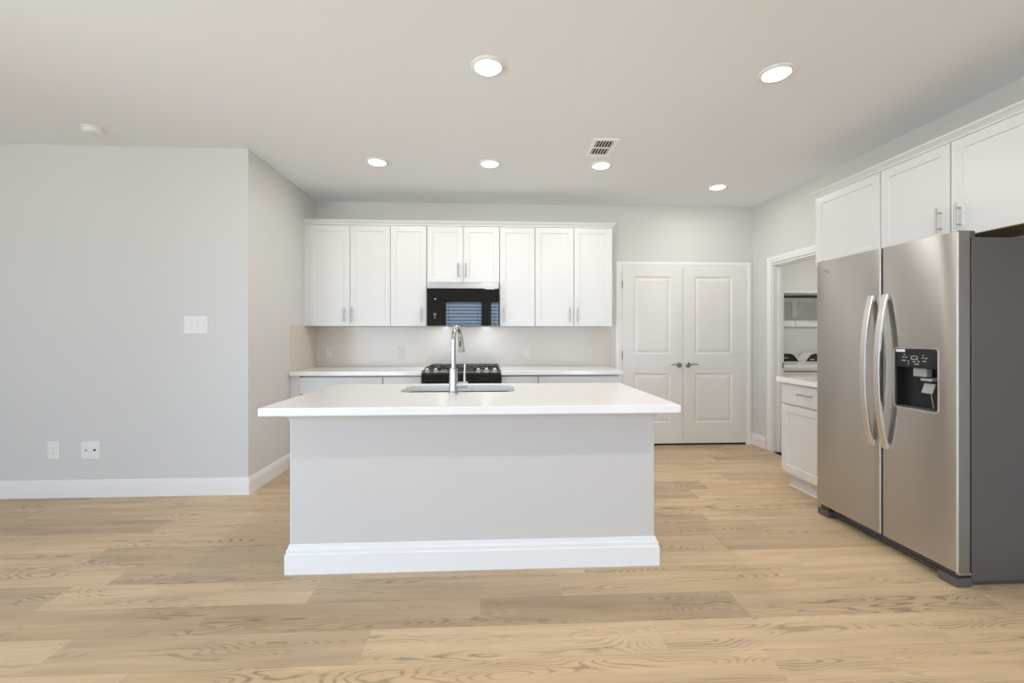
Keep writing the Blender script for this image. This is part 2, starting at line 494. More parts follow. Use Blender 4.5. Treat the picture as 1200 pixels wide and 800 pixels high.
def casing(P, u0, u1, ztop, th_u=None):
    """door casing on plane P round an opening whose outer edges are u0..u1, ztop"""
    mb = MB(); w = 0.066
    for i in range(len(CASING)):
        (a, d0), (b, d1) = CASING[i], CASING[(i + 1) % len(CASING)]
        path0 = [(u0 + a, 0), (u0 + a, ztop - a), (u1 - a, ztop - a), (u1 - a, 0)]
        path1 = [(u0 + b, 0), (u0 + b, ztop - b), (u1 - b, ztop - b), (u1 - b, 0)]
        for k in range(3):
            mb.face([P(*path0[k], d0), P(*path0[k + 1], d0), P(*path1[k + 1], d1), P(*path1[k], d1)])
    bmesh.ops.remove_doubles(mb.bm, verts=mb.bm.verts[:], dist=1e-5)
    return mb
struct('trim_1', casing(PY(YB), 1.430, 3.016, 2.102), TRIM, 'white casing round the pantry double doors', 'door casing')
struct('trim_2', casing(PX(XR), DY0 - 0.072, DY1 + 0.083, DZ + 0.078), TRIM, 'white casing round the laundry doorway', 'door casing')
jm = MB()
jm.box(XR, XR + T, DY1 - 0.012, DY1 - 0.001, 0, DZ - 0.012); jm.box(XR, XR + T, DY0 + 0.001, DY0 + 0.012, 0, DZ - 0.012)
jm.box(XR, XR + T, DY0 + 0.001, DY1 - 0.001, DZ - 0.012, DZ - 0.001)
jm.box(XR + 0.055, XR + 0.09, DY1 - 0.024, DY1 - 0.012, 0, DZ - 0.012); jm.box(XR + 0.055, XR + 0.09, DY0 + 0.012, DY1 - 0.012, DZ - 0.024, DZ - 0.012)
jamb = struct('trim_3', jm, TRIM, 'white jamb lining the laundry doorway', 'door jamb')
MB().box(XR + 0.092, XR + 0.117, DY1 - 0.0145, DY1 - 0.012, 0.905, 0.965).build('strike_plate', BRONZE, jamb)

# pantry double doors
DR = [(0.010, 0.009), (0.022, 0.009), (0.048, 0.002)]
def pantry_door(name, u0, u1, pu0, pu1, hinge_u, lever_u, dirn, label):
    z0, z1 = 0.024, 2.052
    mb = MB().paneled(PY(YB - 0.002), u0, u1, z0, z1, 0.012, [(pu0, pu1, 0.262, 0.828), (pu0, pu1, 1.050, 1.934)], DR)
    d = tag(mb.build(name, DOORM), label, 'door', kind='structure')
    for z in (0.22, 1.04, 1.84):
        MB().cyl((hinge_u, YB - 0.020, z - 0.045), (hinge_u, YB - 0.020, z + 0.045), 0.006, n=12).build('hinge', BRONZE if dirn < 0 else WHITEP, d, True)
    y = YB - 0.014
    h = MB().lathe([(0.030, 0), (0.030, 0.006), (0.024, 0.012), (0.013, 0.014), (0.012, 0.040), (0.008, 0.046)], (lever_u, y, 0.922), axis='Y', sign=-1, n=28)
    pts = []
    for i in range(9):
        t = i / 8
        pts.append((lever_u + dirn * 0.105 * t, y - 0.040 - 0.004 * math.sin(t * 3), 0.922 + 0.012 * math.sin(t * math.pi * 0.9) - 0.002 * t))
    h.tube(pts, [0.010, 0.0085, 0.007, 0.0065, 0.0065, 0.0065, 0.0065, 0.006, 0.005], n=12)
    o = h.build('lever_handle', BRONZE, d, True); o['label'] = 'dark satin nickel lever handle'
    return d
mid = 2.2035
pantry_door('door_1', 1.502, mid - 0.0025, 1.632, 2.060, 1.499, 2.160, -1, 'left leaf of the white two-panel pantry doors')
pantry_door('door_2', mid + 0.0025, 2.948, 2.345, 2.785, 2.951, 2.264, 1, 'right leaf of the white two-panel pantry doors')
dj = MB(); dj.box(1.496, 1.500, YB - 0.012, YB, 0, 2.056); dj.box(2.950, 2.954, YB - 0.012, YB, 0, 2.056); dj.box(1.496, 2.954, YB - 0.012, YB, 2.056, 2.060)
struct('trim_4', dj, TRIM, 'thin white jamb edge round the pantry doors', 'door jamb')
struct('gap_shade_strip', MB().box(1.50, 2.95, YB - 0.004, YB, 0.001, 0.023), GAPSHADE, 'dark strip painted as the shade under the pantry doors', 'painted shade')  # dark strip on the wall stands in for shade below the leaves

# ------------------------------------------------------------------ recessed lights and ceiling fittings
def can_light(x, y, label, power=CAN_W, size=0.135):
    t = thing('ceiling_light', label, 'ceiling light', (x, y, CEIL), 'recessed ceiling lights')
    MB().lathe([(0.092, 0.0), (0.0935, -0.004), (0.088, -0.010), (0.074, -0.013), (0.071, -0.010), (0.071, 0.0)], (x, y, CEIL), n=48).build('trim_ring', WHITEP, t, True)
    MB().lathe([(0.0705, -0.004), (0.069, -0.013), (0.055, -0.017), (0.03, -0.019), (0.0, -0.0195)], (x, y, CEIL), n=48).build('lens', LENS, t, True)
    ld = bpy.data.lights.new('lamp', 'AREA'); ld.shape = 'DISK'; ld.size = size; ld.energy = power; ld.color = CAN_COL
    lo = bpy.data.objects.new('lamp', ld); C.objects.link(lo); lo.parent = t; lo.location = (0, 0, -0.024)
    return t
can_light(-0.015, 2.408, 'lit round ceiling light nearest above the island')
can_light(1.610, 2.390, 'lit round ceiling light nearest the fridge')
can_light(-0.965, 3.774, 'lit round ceiling light, leftmost of the three in front of the upper cabinets')
can_light(-0.007, 3.764, 'lit round ceiling light, middle of the three in front of the upper cabinets')
can_light(0.960, 3.755, 'lit round ceiling light just behind the ceiling vent')
can_light(2.258, 4.246, 'lit round ceiling light in front of the pantry doors', CAN_W * 0.8)
can_light(-0.015, 0.50, 'lit round ceiling light overhead, above the camera', FRONT_W)
can_light(1.610, 0.50, 'lit round ceiling light overhead, right of the camera', FRONT_W)
can_light(4.2, 4.3, 'unseen round ceiling light added to brighten the laundry room', LAUNDRY_FILL_W)  # unseen lamp, added to lift the laundry room's brightness

sd = thing('smoke_detector', 'small white round smoke detector on the ceiling at left', 'smoke detector', (-2.845, 3.27, CEIL))
MB().lathe([(0.066, 0), (0.068, -0.006), (0.066, -0.010), (0.060, -0.011)], (-2.845, 3.27, CEIL)).build('base_ring', WHITEP, sd, True)
MB().lathe([(0.058, -0.011), (0.060, -0.016), (0.057, -0.026), (0.044, -0.036), (0.0, -0.038)], (-2.845, 3.27, CEIL)).build('cover', WHITEP, sd, True)

vt = thing('ceiling_vent', 'white rectangular air vent in the ceiling above the kitchen', 'vent', (0.873, 3.405, CEIL))
vx0, vx1, vy0, vy1 = 0.775, 0.971, 3.250, 3.560
fr = MB(); fw = 0.03
for a in ((vx0, vx1, vy0, vy0 + fw), (vx0, vx1, vy1 - fw, vy1), (vx0, vx0 + fw, vy0 + fw, vy1 - fw), (vx1 - fw, vx1, vy0 + fw, vy1 - fw), (vx0 + fw, vx1 - fw, 3.399, 3.413)):
    fr.box(*a, CEIL - 0.007, CEIL - 0.0005)
fr.build('frame', VENTW, vt)
MB().box(vx0 + fw, vx1 - fw, vy0 + fw, vy1 - fw, CEIL - 0.0015, CEIL - 0.0005).build('duct_shade_sheet', GAPSHADE, vt)  # black sheet paints the shade inside the duct
sl = MB()
for k in range(6):
    x = vx0 + fw + 0.012 + k * 0.0227
    for y0, y1 in ((vy0 + fw, 3.399), (3.413, vy1 - fw)):
        sl.prism([(x - 0.0048, CEIL - 0.0075), (x + 0.0012, CEIL - 0.0075), (x + 0.0046, CEIL - 0.002), (x - 0.0014, CEIL - 0.002)], lambda u, v, w: Vector((u, w, v)), y0, y1)
sl.build('louvres', VENTW, vt)

# ------------------------------------------------------------------ wall plates
def plate(name, x0, x1, z0, z1, Y, label, cat, kind, group=None, WHITEP=WHITEP):
    cx, cz = (x0 + x1) / 2, (z0 + z1) / 2
    t = thing(name, label, cat, (cx, Y, cz), group)
    MB().box(x0, x1, Y - 0.0078, Y - 0.0002, z0, z1, 0.0015).build('cover_plate', WHITEP, t)
    if kind == 'switch3':
        for k in (-1, 0, 1):
            r = MB().prism([(-0.012, -0.0075), (0.012, -0.0075), (0.012, -0.013), (-0.012, -0.009)] if 0 else [(-0.033, -0.0075), (0.033, -0.0075), (0.033, -0.014), (-0.033, -0.009)],
                           lambda u, v, w, k=k: Vector((cx + k * 0.046 + w, Y + v, cz + u)), -0.0165, 0.0165)
            r.build('rocker', WHITEP, t)
    elif kind == 'outlet':
        for s in (-1, 1):
            zc = cz + s * 0.02
            f = MB().box(cx - 0.017, cx + 0.017, Y - 0.0095, Y - 0.0075, zc - 0.0145, zc + 0.0145, 0.001).build('socket', WHITEP, t)
            h = MB()
            for q in (-0.0065, 0.0065): h.box(cx + q - 0.0012, cx + q + 0.0012, Y - 0.0099, Y - 0.0096, zc - 0.001, zc + 0.007)
            h.box(cx - 0.0022, cx + 0.0022, Y - 0.0099, Y - 0.0096, zc - 0.0095, zc - 0.0055)
            h.build('slots', GREYP, f)
    elif kind == 'data':
        for k in (-1, 1):
            f = MB().box(cx + k * 0.031 - 0.017, cx + k * 0.031 + 0.017, Y - 0.0095, Y - 0.0075, cz - 0.034, cz + 0.034, 0.001).build('insert', WHITEP, t)
            if k < 0: MB().lathe([(0.006, 0), (0.006, 0.006), (0.0025, 0.0065)], (cx - 0.031, Y - 0.0095, cz), axis='Y', sign=-1, n=14).build('coax_jack', BRONZE, f)
            else: MB().box(cx + 0.022, cx + 0.040, Y - 0.0105, Y - 0.0095, cz - 0.007, cz + 0.007).build('data_jack', BLACKP, f)
    return t
plate('light_switch', -2.413, -2.232, 1.275, 1.413, YL, 'white triple rocker switch plate on the grey wall at left', 'light switch', 'switch3')
plate('wall_outlet', -3.436, -3.346, 0.303, 0.436, YL, 'narrow white outlet plate low on the left wall', 'outlet', 'outlet')
plate('data_outlet', -3.185, -3.047, 0.300, 0.435, YL, 'wide white plate with two dark jacks low on the left wall', 'outlet', 'data')
for x, lab in ((-1.775, 'white outlet on the backsplash nearest the left corner'), (-0.985, 'white outlet on the backsplash just left of the range'),
               (0.405, 'white outlet on the backsplash just right of the range'), (1.125, 'white outlet on the backsplash nearest the pantry doors')):
    plate('splash_outlet', x - 0.036, x + 0.036, 1.02, 1.135, YB - 0.006, lab, 'outlet', 'outlet', 'outlets on the backsplash', ALMOND)

# ------------------------------------------------------------------ cabinets
SH = [(0.001, 0.001), (0.004, 0.007)]
def bar_pull(P, u, v, L, vertical, parent, name='bar_handle'):
    mb = MB(); r = 0.006
    q = (lambda s, d: P(u, v + s, d)) if vertical else (lambda s, d: P(u + s, v, d))
    mb.cyl(q(-L / 2, 0.034), q(L / 2, 0.034), r, n=14)
    for s in (-0.32, 0.32): mb.cyl(q(s * L, -0.001), q(s * L, 0.034), 0.0048, n=12)
    return mb.build(name, NICKEL, parent, True)
def shaker(P, u0, u1, v0, v1, parent, name='door', fr=0.06, th=0.020, flat=False, g=0.002):
    pan = [] if flat else [(u0 + fr, u1 - fr, v0 + fr, v1 - fr)]
    return MB().paneled(P, u0 + g, u1 - g, v0 + g, v1 - g, th, pan, SH).build(name, CAB, parent)

YU = 4.600                        # door face of the uppers
UF = PY(YU + 0.020)               # carcass face
UB, UT = 1.358, 2.402
def upper(x0, x1, z0, doors, label, handles, filler=None):
    t = thing('upper_cabinet', label, 'cabinet', ((x0 + x1) / 2, YB, z0), 'wall cabinets over the range counter')
    cb = MB(); cb.box(x0 + 0.0005, x1 - 0.0005, YU + 0.0215, YB - 0.008, z0 + 0.002, UT + 0.004)
    if filler: cb.box(filler[0], filler[1], YU + 0.008, YU + 0.03, z0 + 0.002, UT + 0.004)
    cb.build('carcass', CAB, t)
    for (a, b), (hu, hz) in zip(doors, handles):
        d = shaker(UF, a, b, z0, UT, t)
        bar_pull(UF_D, hu, hz, 0.150, True, d)
    return t
UF_D = PY(YU)
upper(-1.871, -1.042, UB, [(-1.871, -1.457), (-1.455, -1.043)], 'tall white two-door wall cabinet in the left corner', [(-1.508, 1.478), (-1.428, 1.478)], (XK + 0.002, -1.8705))
upper(-1.041, -0.667, UB, [(-1.041, -0.671)], 'tall white single-door wall cabinet left of the microwave', [(-0.720, 1.478)])
upper(-0.666, 0.093, 1.815, [(-0.664, -0.288), (-0.285, 0.091)], 'short white two-door wall cabinet above the microwave', [(-0.337, 1.940), (-0.258, 1.940)])
upper(0.094, 0.468, UB, [(0.098, 0.467)], 'tall white single-door wall cabinet right of the microwave', [(0.138, 1.478)])
upper(0.469, 1.296, UB, [(0.470, 0.881), (0.884, 1.295)], 'tall white two-door wall cabinet next to the pantry doors', [(0.836, 1.478), (0.920, 1.478)])
CR = [(-0.018, UT + 0.006), (0.002, UT + 0.006), (0.004, UT + 0.016), (0.016, UT + 0.030), (0.030, UT + 0.042), (0.034, UT + 0.052), (-0.018, UT + 0.052)]
tag(MB().sweep(CR, [(XK + 0.002, YU + 0.012), (1.297, YU + 0.012), (1.297, YB - 0.002)]).build('crown_moulding', CAB), 'white crown moulding along the top of the cabinets above the range', 'moulding', 'crown mouldings')

def base_front(P, u0, u1, parent, ndoor, PD, inner=None):
    """drawer over doors"""
    w = (u1 - u0) / ndoor
    d = shaker(P, u0, u1, 0.694, 0.860, parent, 'drawer', flat=True, g=0.004)
    bar_pull(PD, (u0 + u1) / 2, 0.778, 0.15, False, d)
    for k in range(ndoor):
        a, b = u0 + k * w, u0 + (k + 1) * w
        o = shaker(P, a, b, 0.135, 0.684, parent, g=0.003)
        hu = b - 0.045 if (k == 0 and ndoor == 2) or (ndoor == 1 and inner == 'r') else a + 0.045
        bar_pull(PD, hu, 0.59, 0.15, True, o)
YBF = 4.290
for x0, x1, n, lab, side, fill in ((-1.835, -1.045, 2, 'white base cabinet in the left corner under the back counter', 'r', (XK + 0.002, -1.8355)),
                             (-1.044, -0.672, 1, 'narrow white base cabinet just left of the range', 'r', None),
                             (0.104, 0.468, 1, 'narrow white base cabinet just right of the range', 'l', None),
                             (0.469, 1.285, 2, 'white base cabinet at the pantry end of the back counter', 'r', None)):
    t = thing('base_cabinet', lab, 'cabinet', ((x0 + x1) / 2, YB, 0), 'base cabinets along the back wall')
    cb = MB().box(x0, x1, YBF + 0.055, YB - 0.008, 0.115, 0.872)
    if fill: cb.box(fill[0], fill[1], YBF + 0.008, YBF + 0.03, 0.115, 0.872)
    cb.build('carcass', CAB, t)
    MB().box(x0, x1, YBF + 0.085, YB - 0.02, 0.001, 0.115).build('toe_kick', CAB, t)
    base_front(PY(YBF + 0.020), x0, x1, t, n, PY(YBF), side)
def slab(name, x0, x1, y0, y1, label):
    return tag(MB().box(x0, x1, y0, y1, 0.8745, 0.914, 0.0025).build(name, QUARTZ), label, 'countertop')
slab('countertop', XK + 0.007, -0.6685, 4.258, YB - 0.0065, 'white quartz counter left of the range')
slab('countertop', 0.1005, 1.312, 4.258, YB - 0.0065, 'white quartz counter right of the range')

# ------------------------------------------------------------------ microwave
mwt = thing('microwave', 'black glass and steel microwave mounted above the range', 'microwave', (-0.285, YB, 1.357))
MX0, MX1, MY = -0.653, 0.086, 4.545
MB().box(MX0, MX1, MY + 0.015, YB - 0.008, 1.359, 1.806, 0.003).build('housing', GREYP, mwt)
MB().box(MX0, MX1, MY - 0.012, MY + 0.0145, 1.746, 1.806, 0.003).build('vent_strip', STEELX, mwt)
dr = MB().box(MX0, MX1, MY - 0.008, MY + 0.0145, 1.359, 1.744, 0.003).build('door', BLACKG, mwt)
mk = MB()
for (a, b, c, d) in ((-0.580, -0.562, 1.636, 1.642), (-0.576, -0.566, 1.632, 1.636)): mk.box(a, b, MY - 0.0085, MY - 0.0079, c, d)
mk.build('brand_mark', MARK, dr)
mk = MB()
for i, (x, z) in enumerate(((-0.582, 1.488), (-0.567, 1.488), (-0.582, 1.474), (-0.567, 1.474), (-0.5745, 1.458), (-0.582, 1.442), (-0.567, 1.442))):
    mk.box(x - (0.005 if i in (2, 3) else 0.003), x + (0.005 if i in (2, 3) else 0.003), MY - 0.0085, MY - 0.0079, z - 0.003, z + 0.003)
mk.build('control_marks', MARK, dr)
for x, y in ((-0.52, 4.70), (-0.05, 4.70)):
    MB().box(x - 0.045, x + 0.045, y - 0.025, y + 0.025, 1.3565, 1.359).build('cooktop_lamp', WHITEP, mwt)
    ld = bpy.data.lights.new('lamp', 'AREA'); ld.shape = 'RECTANGLE'; ld.size = 0.08; ld.size_y = 0.045; ld.energy = HOOD_W; ld.color = (0.86, 0.94, 1.0)
    lo = bpy.data.objects.new('lamp', ld); C.objects.link(lo); lo.parent = mwt; lo.location = Vector((x, y, 1.354)) - mwt.location; lo.rotation_euler = (R(8), 0, 0)

# ------------------------------------------------------------------ range
rg = thing('gas_range', 'black slide-in gas range with silver knobs and iron grates', 'range', (-0.284, 4.6, 0))
RX0, RX1 = -0.664, 0.096
MB().box(RX0, RX1, 4.300, YB - 0.02, 0.02, 0.905, 0.002).build('body', BLACKE, rg)
MB().prism([(4.298, 0.793), (4.262, 0.793), (4.240, 0.815), (4.240, 0.884), (4.262, 0.906), (4.298, 0.918)], lambda u, v, w: Vector((w, u, v)), RX0, RX1).build('control_panel', BLACKE, rg, False)
MB().box(RX0, RX1, 4.298, YB - 0.012, 0.9155, 0.922, 0.002).build('cooktop', BLACKE, rg)
od = MB().box(RX0 + 0.003, RX1 - 0.003, 4.262, 4.298, 0.215, 0.788, 0.004).build('oven_door', BLACKG, rg)
MB().cyl((RX0 + 0.05, 4.215, 0.745), (RX1 - 0.05, 4.215, 0.745), 0.011, n=16).cyl((RX0 + 0.08, 4.215, 0.745), (RX0 + 0.08, 4.262, 0.745), 0.008, n=12).cyl((RX1 - 0.08, 4.215, 0.745), (RX1 - 0.08, 4.262, 0.745), 0.008, n=12).build('oven_handle', STEELX, od, True)
MB().box(RX0 + 0.003, RX1 - 0.003, 4.266, 4.298, 0.03, 0.208, 0.004).build('drawer', BLACKE, rg)
MB().box(RX0, RX1, 4.2585, 4.2625, 0.896, 0.9085).build('trim_strip', STEELX, rg)
for x in (-0.612, -0.530, -0.120, -0.040, 0.040):
    a = Vector((x, 4.266, 0.908)); n_ = Vector((0, -0.55, 0.83)).normalized()
    MB().cyl(a, a + n_ * 0.012, 0.021, 0.021, n=22).cyl(a + n_ * 0.012, a + n_ * 0.036, 0.0175, 0.015, n=22).build('knob', KNOB, rg, True)
gx = [RX0 + 0.012, -0.415, -0.150, RX1 - 0.012]
for k in range(3):
    a, b = gx[k] + 0.003, gx[k + 1] - 0.003; y0, y1 = 4.335, 4.895; g = MB(); z0, z1 = 0.930, 0.943
    for x in (a, b - 0.014): g.box(x, x + 0.014, y0, y1, z0, z1, 0.002)
    for y in (y0, (y0 + y1) / 2 - 0.007, y1 - 0.014): g.box(a, b, y, y + 0.014, z0, z1, 0.002)
    m_ = (a + b) / 2; g.box(m_ - 0.006, m_ + 0.006, y0, y1, z0, z1, 0.002)
    for x in (a, b - 0.014):
        for y in (y0, y1 - 0.014): g.box(x, x + 0.014, y, y + 0.014, 0.9225, z0)
    g.build('grate', IRON, rg)
for x, y in ((-0.53, 4.47), (-0.53, 4.76), (-0.04, 4.47), (-0.04, 4.76), (-0.284, 4.61)):
    MB().lathe([(0.05, 0.0), (0.05, 0.004), (0.034, 0.006), (0.034, 0.012), (0.0, 0.013)], (x, y, 0.922), n=24).build('burner', IRON, rg, True)
for x in (RX0 + 0.04, RX1 - 0.04):
    for y in (4.34, 4.87): MB().cyl((x, y, 0.0), (x, y, 0.021), 0.018, n=14).build('foot', GRILLE, rg)

# ------------------------------------------------------------------ island
IX0, IX1, IY0, IY1 = -1.062, 0.898, 2.372, 3.115
isl = thing('kitchen_island', 'grey painted kitchen island with white baseboard under the quartz top', 'kitchen island', (-0.08, 2.74, 0))
MB().box(IX0 + 0.006, IX1 - 0.001, IY0, IY0 + 0.1, 0.001, 0.872).build('front_panel', PANEL, isl)
for x0, x1 in ((IX0, IX0 + 0.0055), (IX1 - 0.0005, IX1 + 0.005)):
    MB().box(x0, x1, IY0 + (0.0 if x0 < 0 else 0.004), IY1 - 0.03, 0.001, 0.872).build('end_panel', CAB if x0 < 0 else PANEL, isl)
MB().box(IX0 + 0.006, IX0 + 0.02, IY0 + 0.101, IY1 - 0.025, 0.1, 0.872).box(IX1 - 0.015, IX1 - 0.001, IY0 + 0.101, IY1 - 0.025, 0.1, 0.872).box(IX0 + 0.02, IX1 - 0.015, IY1 - 0.04, IY1 - 0.0225, 0.1, 0.872).build('carcass', CAB, isl)
MB().box(IX0 + 0.006, IX1 - 0.001, IY1 - 0.11, IY1 - 0.095, 0.001, 0.1).build('toe_kick', CAB, isl)
IB = [(0, 0.0008), (0.0215, 0.0008), (0.0215, 0.104), (0.016, 0.110), (0.016, 0.128), (0.009, 0.135), (0.007, 0.150), (0, 0.154)]
MB().sweep(IB, [(IX0, IY1 - 0.09), (IX0, IY0), (IX1 + 0.005, IY0), (IX1 + 0.005, IY1 - 0.09)]).build('baseboard', TRIM, isl)
IT = [(0, 0.806), (0.004, 0.806), (0.008, 0.820), (0.018, 0.832), (0.018, 0.872), (0, 0.872)]
MB().sweep(IT, [(IX0, IY1 - 0.09), (IX0, IY0), (IX1 + 0.005, IY0), (IX1 + 0.005, IY1 - 0.09)]).build('top_moulding', PANEL, isl)
k_ = [IX0 + 0.006, -0.60, -0.20, 0.20, IX1 - 0.001]
for a, b in zip(k_, k_[1:]):
    o = MB().paneled(PYB(IY1 - 0.020), a + 0.002, b - 0.002, 0.12, 0.866, 0.02, [(a + 0.06, b - 0.06, 0.18, 0.806)], SH).build('door', CAB, isl)
    bar_pull(PYB(IY1), b - 0.05, 0.76, 0.15, True, o)

# island top with the sink cut-out
def island_top():
    x0, x1, y0, y1, z0, z1 = -1.105, 0.945, 2.132, 3.165, 0.8745, 0.914
    hx0, hx1, hy0, hy1, r = -0.560, 0.152, 2.685, 3.055, 0.07
    N = 8; hole = []
    for cx, cy, a0 in ((hx1 - r, hy1 - r, 0), (hx0 + r, hy1 - r, 90), (hx0 + r, hy0 + r, 180), (hx1 - r, hy0 + r, 270)):
        for k in range(N + 1):
            a = R(a0 + 90 * k / N); hole.append((cx + r * math.cos(a), cy + r * math.sin(a)))
    mb = MB(); b = 0.003
    def cap(z, ins, up):
        bm = mb.bm
        O = [(x1 - ins, y1 - ins), (x0 + ins, y1 - ins), (x0 + ins, y0 + ins), (x1 - ins, y0 + ins)]
        V = [bm.verts.new((*p, z)) for p in O]; H = [bm.verts.new((*p, z)) for p in hole]; M = N + 1
        for c in range(4):
            for k in range(N): bm.faces.new((V[c], H[c * M + k + 1], H[c * M + k]))
            n = (c + 1) % 4
            bm.faces.new((V[c], V[n], H[n * M], H[c * M + N]))
        return V, H
    TV, TH = cap(z1, b, True); BV, BH = cap(z0, b, False)
    O = [(x1, y1), (x0, y1), (x0, y0), (x1, y0)]
    m1 = [mb.bm.verts.new((*p, z1 - b)) for p in O]; m2 = [mb.bm.verts.new((*p, z0 + b)) for p in O]
    for A, B in ((TV, m1), (m1, m2), (m2, BV)):
        for k in range(4): mb.bm.faces.new((A[k], A[(k + 1) % 4], B[(k + 1) % 4], B[k]))
    for k in range(len(TH)): mb.bm.faces.new((TH[k], TH[(k + 1) % len(TH)], BH[(k + 1) % len(TH)], BH[k]))
    return mb
tag(island_top().build('countertop', QUARTZ), 'long white quartz island top with the sink and faucet', 'countertop')

# sink
sk = thing('kitchen_sink', 'stainless double-bowl undermount sink in the island top', 'sink', (-0.204, 2.87, 0.66))
def bowl(x0, x1, y0, y1, ztop, zbot, r=0.06):
    mb = MB(); N = 6; rings = []
    for z, ins, rr in ((ztop, -0.012, r), (ztop, 0, r), (zbot + 0.03, 0.006, r), (zbot + 0.008, 0.016, r), (zbot, 0.04, r)):
        a_, b_, c_, d_ = x0 + ins, x1 - ins, y0 + ins, y1 - ins; ring = []
        for cx, cy, a0 in ((b_ - rr, d_ - rr, 0), (a_ + rr, d_ - rr, 90), (a_ + rr, c_ + rr, 180), (b_ - rr, c_ + rr, 270)):
            for k in range(N + 1):
                a = R(a0 + 90 * k / N); ring.append(mb.bm.verts.new((cx + rr * math.cos(a), cy + rr * math.sin(a), z)))
        rings.append(ring)
    for A, B in zip(rings, rings[1:]):
        for k in range(len(A)): mb.bm.faces.new((A[k], A[(k + 1) % len(A)], B[(k + 1) % len(A)], B[k]))
    mb.bm.faces.new(rings[-1])
    return mb
for x0, x1 in ((-0.555, -0.222), (-0.186, 0.147)):
    o = bowl(x0, x1, 2.690, 3.050, 0.872, 0.67).build('bowl', SINKM, sk, True)
    MB().lathe([(0.0, 0.0), (0.042, 0.0), (0.044, 0.003), (0.034, 0.004), (0.03, 0.001), (0.0, 0.0015)], ((x0 + x1) / 2, 2.90, 0.6705), n=28).build('drain', CHROME, o, True)
MB().box(-0.224, -0.184, 2.72, 3.02, 0.855, 0.8715, 0.004).build('divider', SINKM, sk)

# faucet
fx, fy = -0.222, 2.625
fc = thing('kitchen_faucet', 'chrome pull-down gooseneck faucet standing on the island top', 'faucet', (fx, fy, 0.914))
MB().lathe([(0.029, 0.0006), (0.029, 0.008), (0.0270, 0.012), (0.0262, 0.02), (0.0255, 0.14), (0.0245, 0.150), (0.015, 0.1515)], (fx, fy, 0.914), n=32).build('body', FAUCET, fc, True)
pts = [(fx, fy, 1.064 + 0.17 * i / 6) for i in range(7)]
ra = 0.078; dx, dy = 0.20, 0.98
for i in range(1, 15):
    a = math.pi * (i / 14) * 0.93
    d = ra * (1 - math.cos(a)); pts.append((fx + dx * d, fy + dy * d, 1.234 + ra * math.sin(a)))
MB().tube(pts, 0.0135, n=18).build('spout', FAUCET, fc, True)
e = Vector(pts[-1]); dr_ = (Vector(pts[-1]) - Vector(pts[-2])).normalized()
MB().cyl(e, e + dr_ * 0.018, 0.015, 0.0165, n=22).cyl(e + dr_ * 0.018, e + dr_ * 0.075, 0.0165, 0.018, n=22).cyl(e + dr_ * 0.075, e + dr_ * 0.10, 0.018, 0.021, n=22).build('spray_head', FAUCET, fc, True)
MB().box(e.x - 0.006, e.x + 0.006, e.y - 0.0185, e.y - 0.014, e.z - 0.06, e.z - 0.03, 0.001).build('spray_button', GRILLE, fc)
hd = MB().cyl((fx + 0.02, fy, 0.965), (fx + 0.085, fy, 0.965), 0.0205, 0.0205, n=24).build('handle_hub', FAUCET, fc, True)
MB().tube([(fx + 0.066, fy, 0.982), (fx + 0.066, fy - 0.001, 1.02), (fx + 0.069, fy - 0.003, 1.09)], [0.0075, 0.0065, 0.0055], n=14).build('handle_lever', FAUCET, hd, True)

# ------------------------------------------------------------------ right wall cabinets
XU = 2.715
ru = PX(XU + 0.020); ruD = PX(XU)
RB = 1.832
def rupper(y0, y1, doors, label, handles):
    t = thing('upper_cabinet', label, 'cabinet', (XR, (y0 + y1) / 2, RB), 'wall cabinets over the fridge')
    MB().box(XU + 0.0215, XR - 0.002, y0 + 0.0005, y1 - 0.0005, RB + 0.004, UT + 0.004).build('carcass', CAB, t)
    MB().box(XU + 0.03, XR - 0.004, y0 + 0.012, y1 - 0.012, RB + 0.0025, RB + 0.0038).build('underside', WOODU, t)
    for (a, b), h in zip(doors, handles):
        d = shaker(ru, a, b, RB, UT, t)
        if h: bar_pull(ruD, h[0], h[1], 0.150, True, d)
    return t
rupper(2.917, 3.530, [(2.919, 3.529)], 'white wall cabinet above the right counter, nearest the laundry doorway', [None])
rupper(1.990, 2.916, [(2.454, 2.915), (1.992, 2.451)], 'white two-door wall cabinet above the fridge', [(2.507, 1.950), (2.398, 1.950)])
rupper(1.065, 1.989, [(1.528, 1.987), (1.067, 1.525)], 'white two-door wall cabinet nearest the camera on the right wall', [(1.58, 1.950), (1.47, 1.950)])
tag(MB().sweep(CR, [(XR - 0.002, 3.531), (XU + 0.012, 3.531), (XU + 0.012, 1.065)]).build('crown_moulding', CAB), 'white crown moulding along the top of the cabinets above the fridge', 'moulding', 'crown mouldings')

XBF = 2.440
t = thing('base_cabinet', 'white base cabinet with one drawer between the fridge and the laundry doorway', 'cabinet', (XR, 3.28, 0))
by0, by1 = 3.022, 3.556
MB().box(XBF + 0.0215, XR - 0.002, by0, by1, 0.115, 0.872).build('carcass', CAB, t)
tk = MB().box(XBF + 0.085, XR - 0.02, by0, by1 - 0.002, 0.001, 0.115).build('toe_kick', CAB, t)
MB().sweep([(0, 0.0008), (0.014, 0.0008), (0.012, 0.008), (0.006, 0.014), (0, 0.016)], [(XR - 0.02, by1 - 0.002), (XBF + 0.085, by1 - 0.002), (XBF + 0.085, by0)]).build('shoe_moulding', TRIM, tk)
d = shaker(PX(XBF + 0.020), by0, by1, 0.702, 0.864, t, 'drawer', flat=True)
bar_pull(PX(XBF), 3.255, 0.795, 0.15, False, d)
o = shaker(PX(XBF + 0.020), by0, by1, 0.135, 0.692, t)
bar_pull(PX(XBF), by0 + 0.045, 0.60, 0.15, True, o)
slab('countertop', 2.405, XR - 0.002, 3.020, 3.575, 'small white quartz counter between the fridge and the laundry doorway')

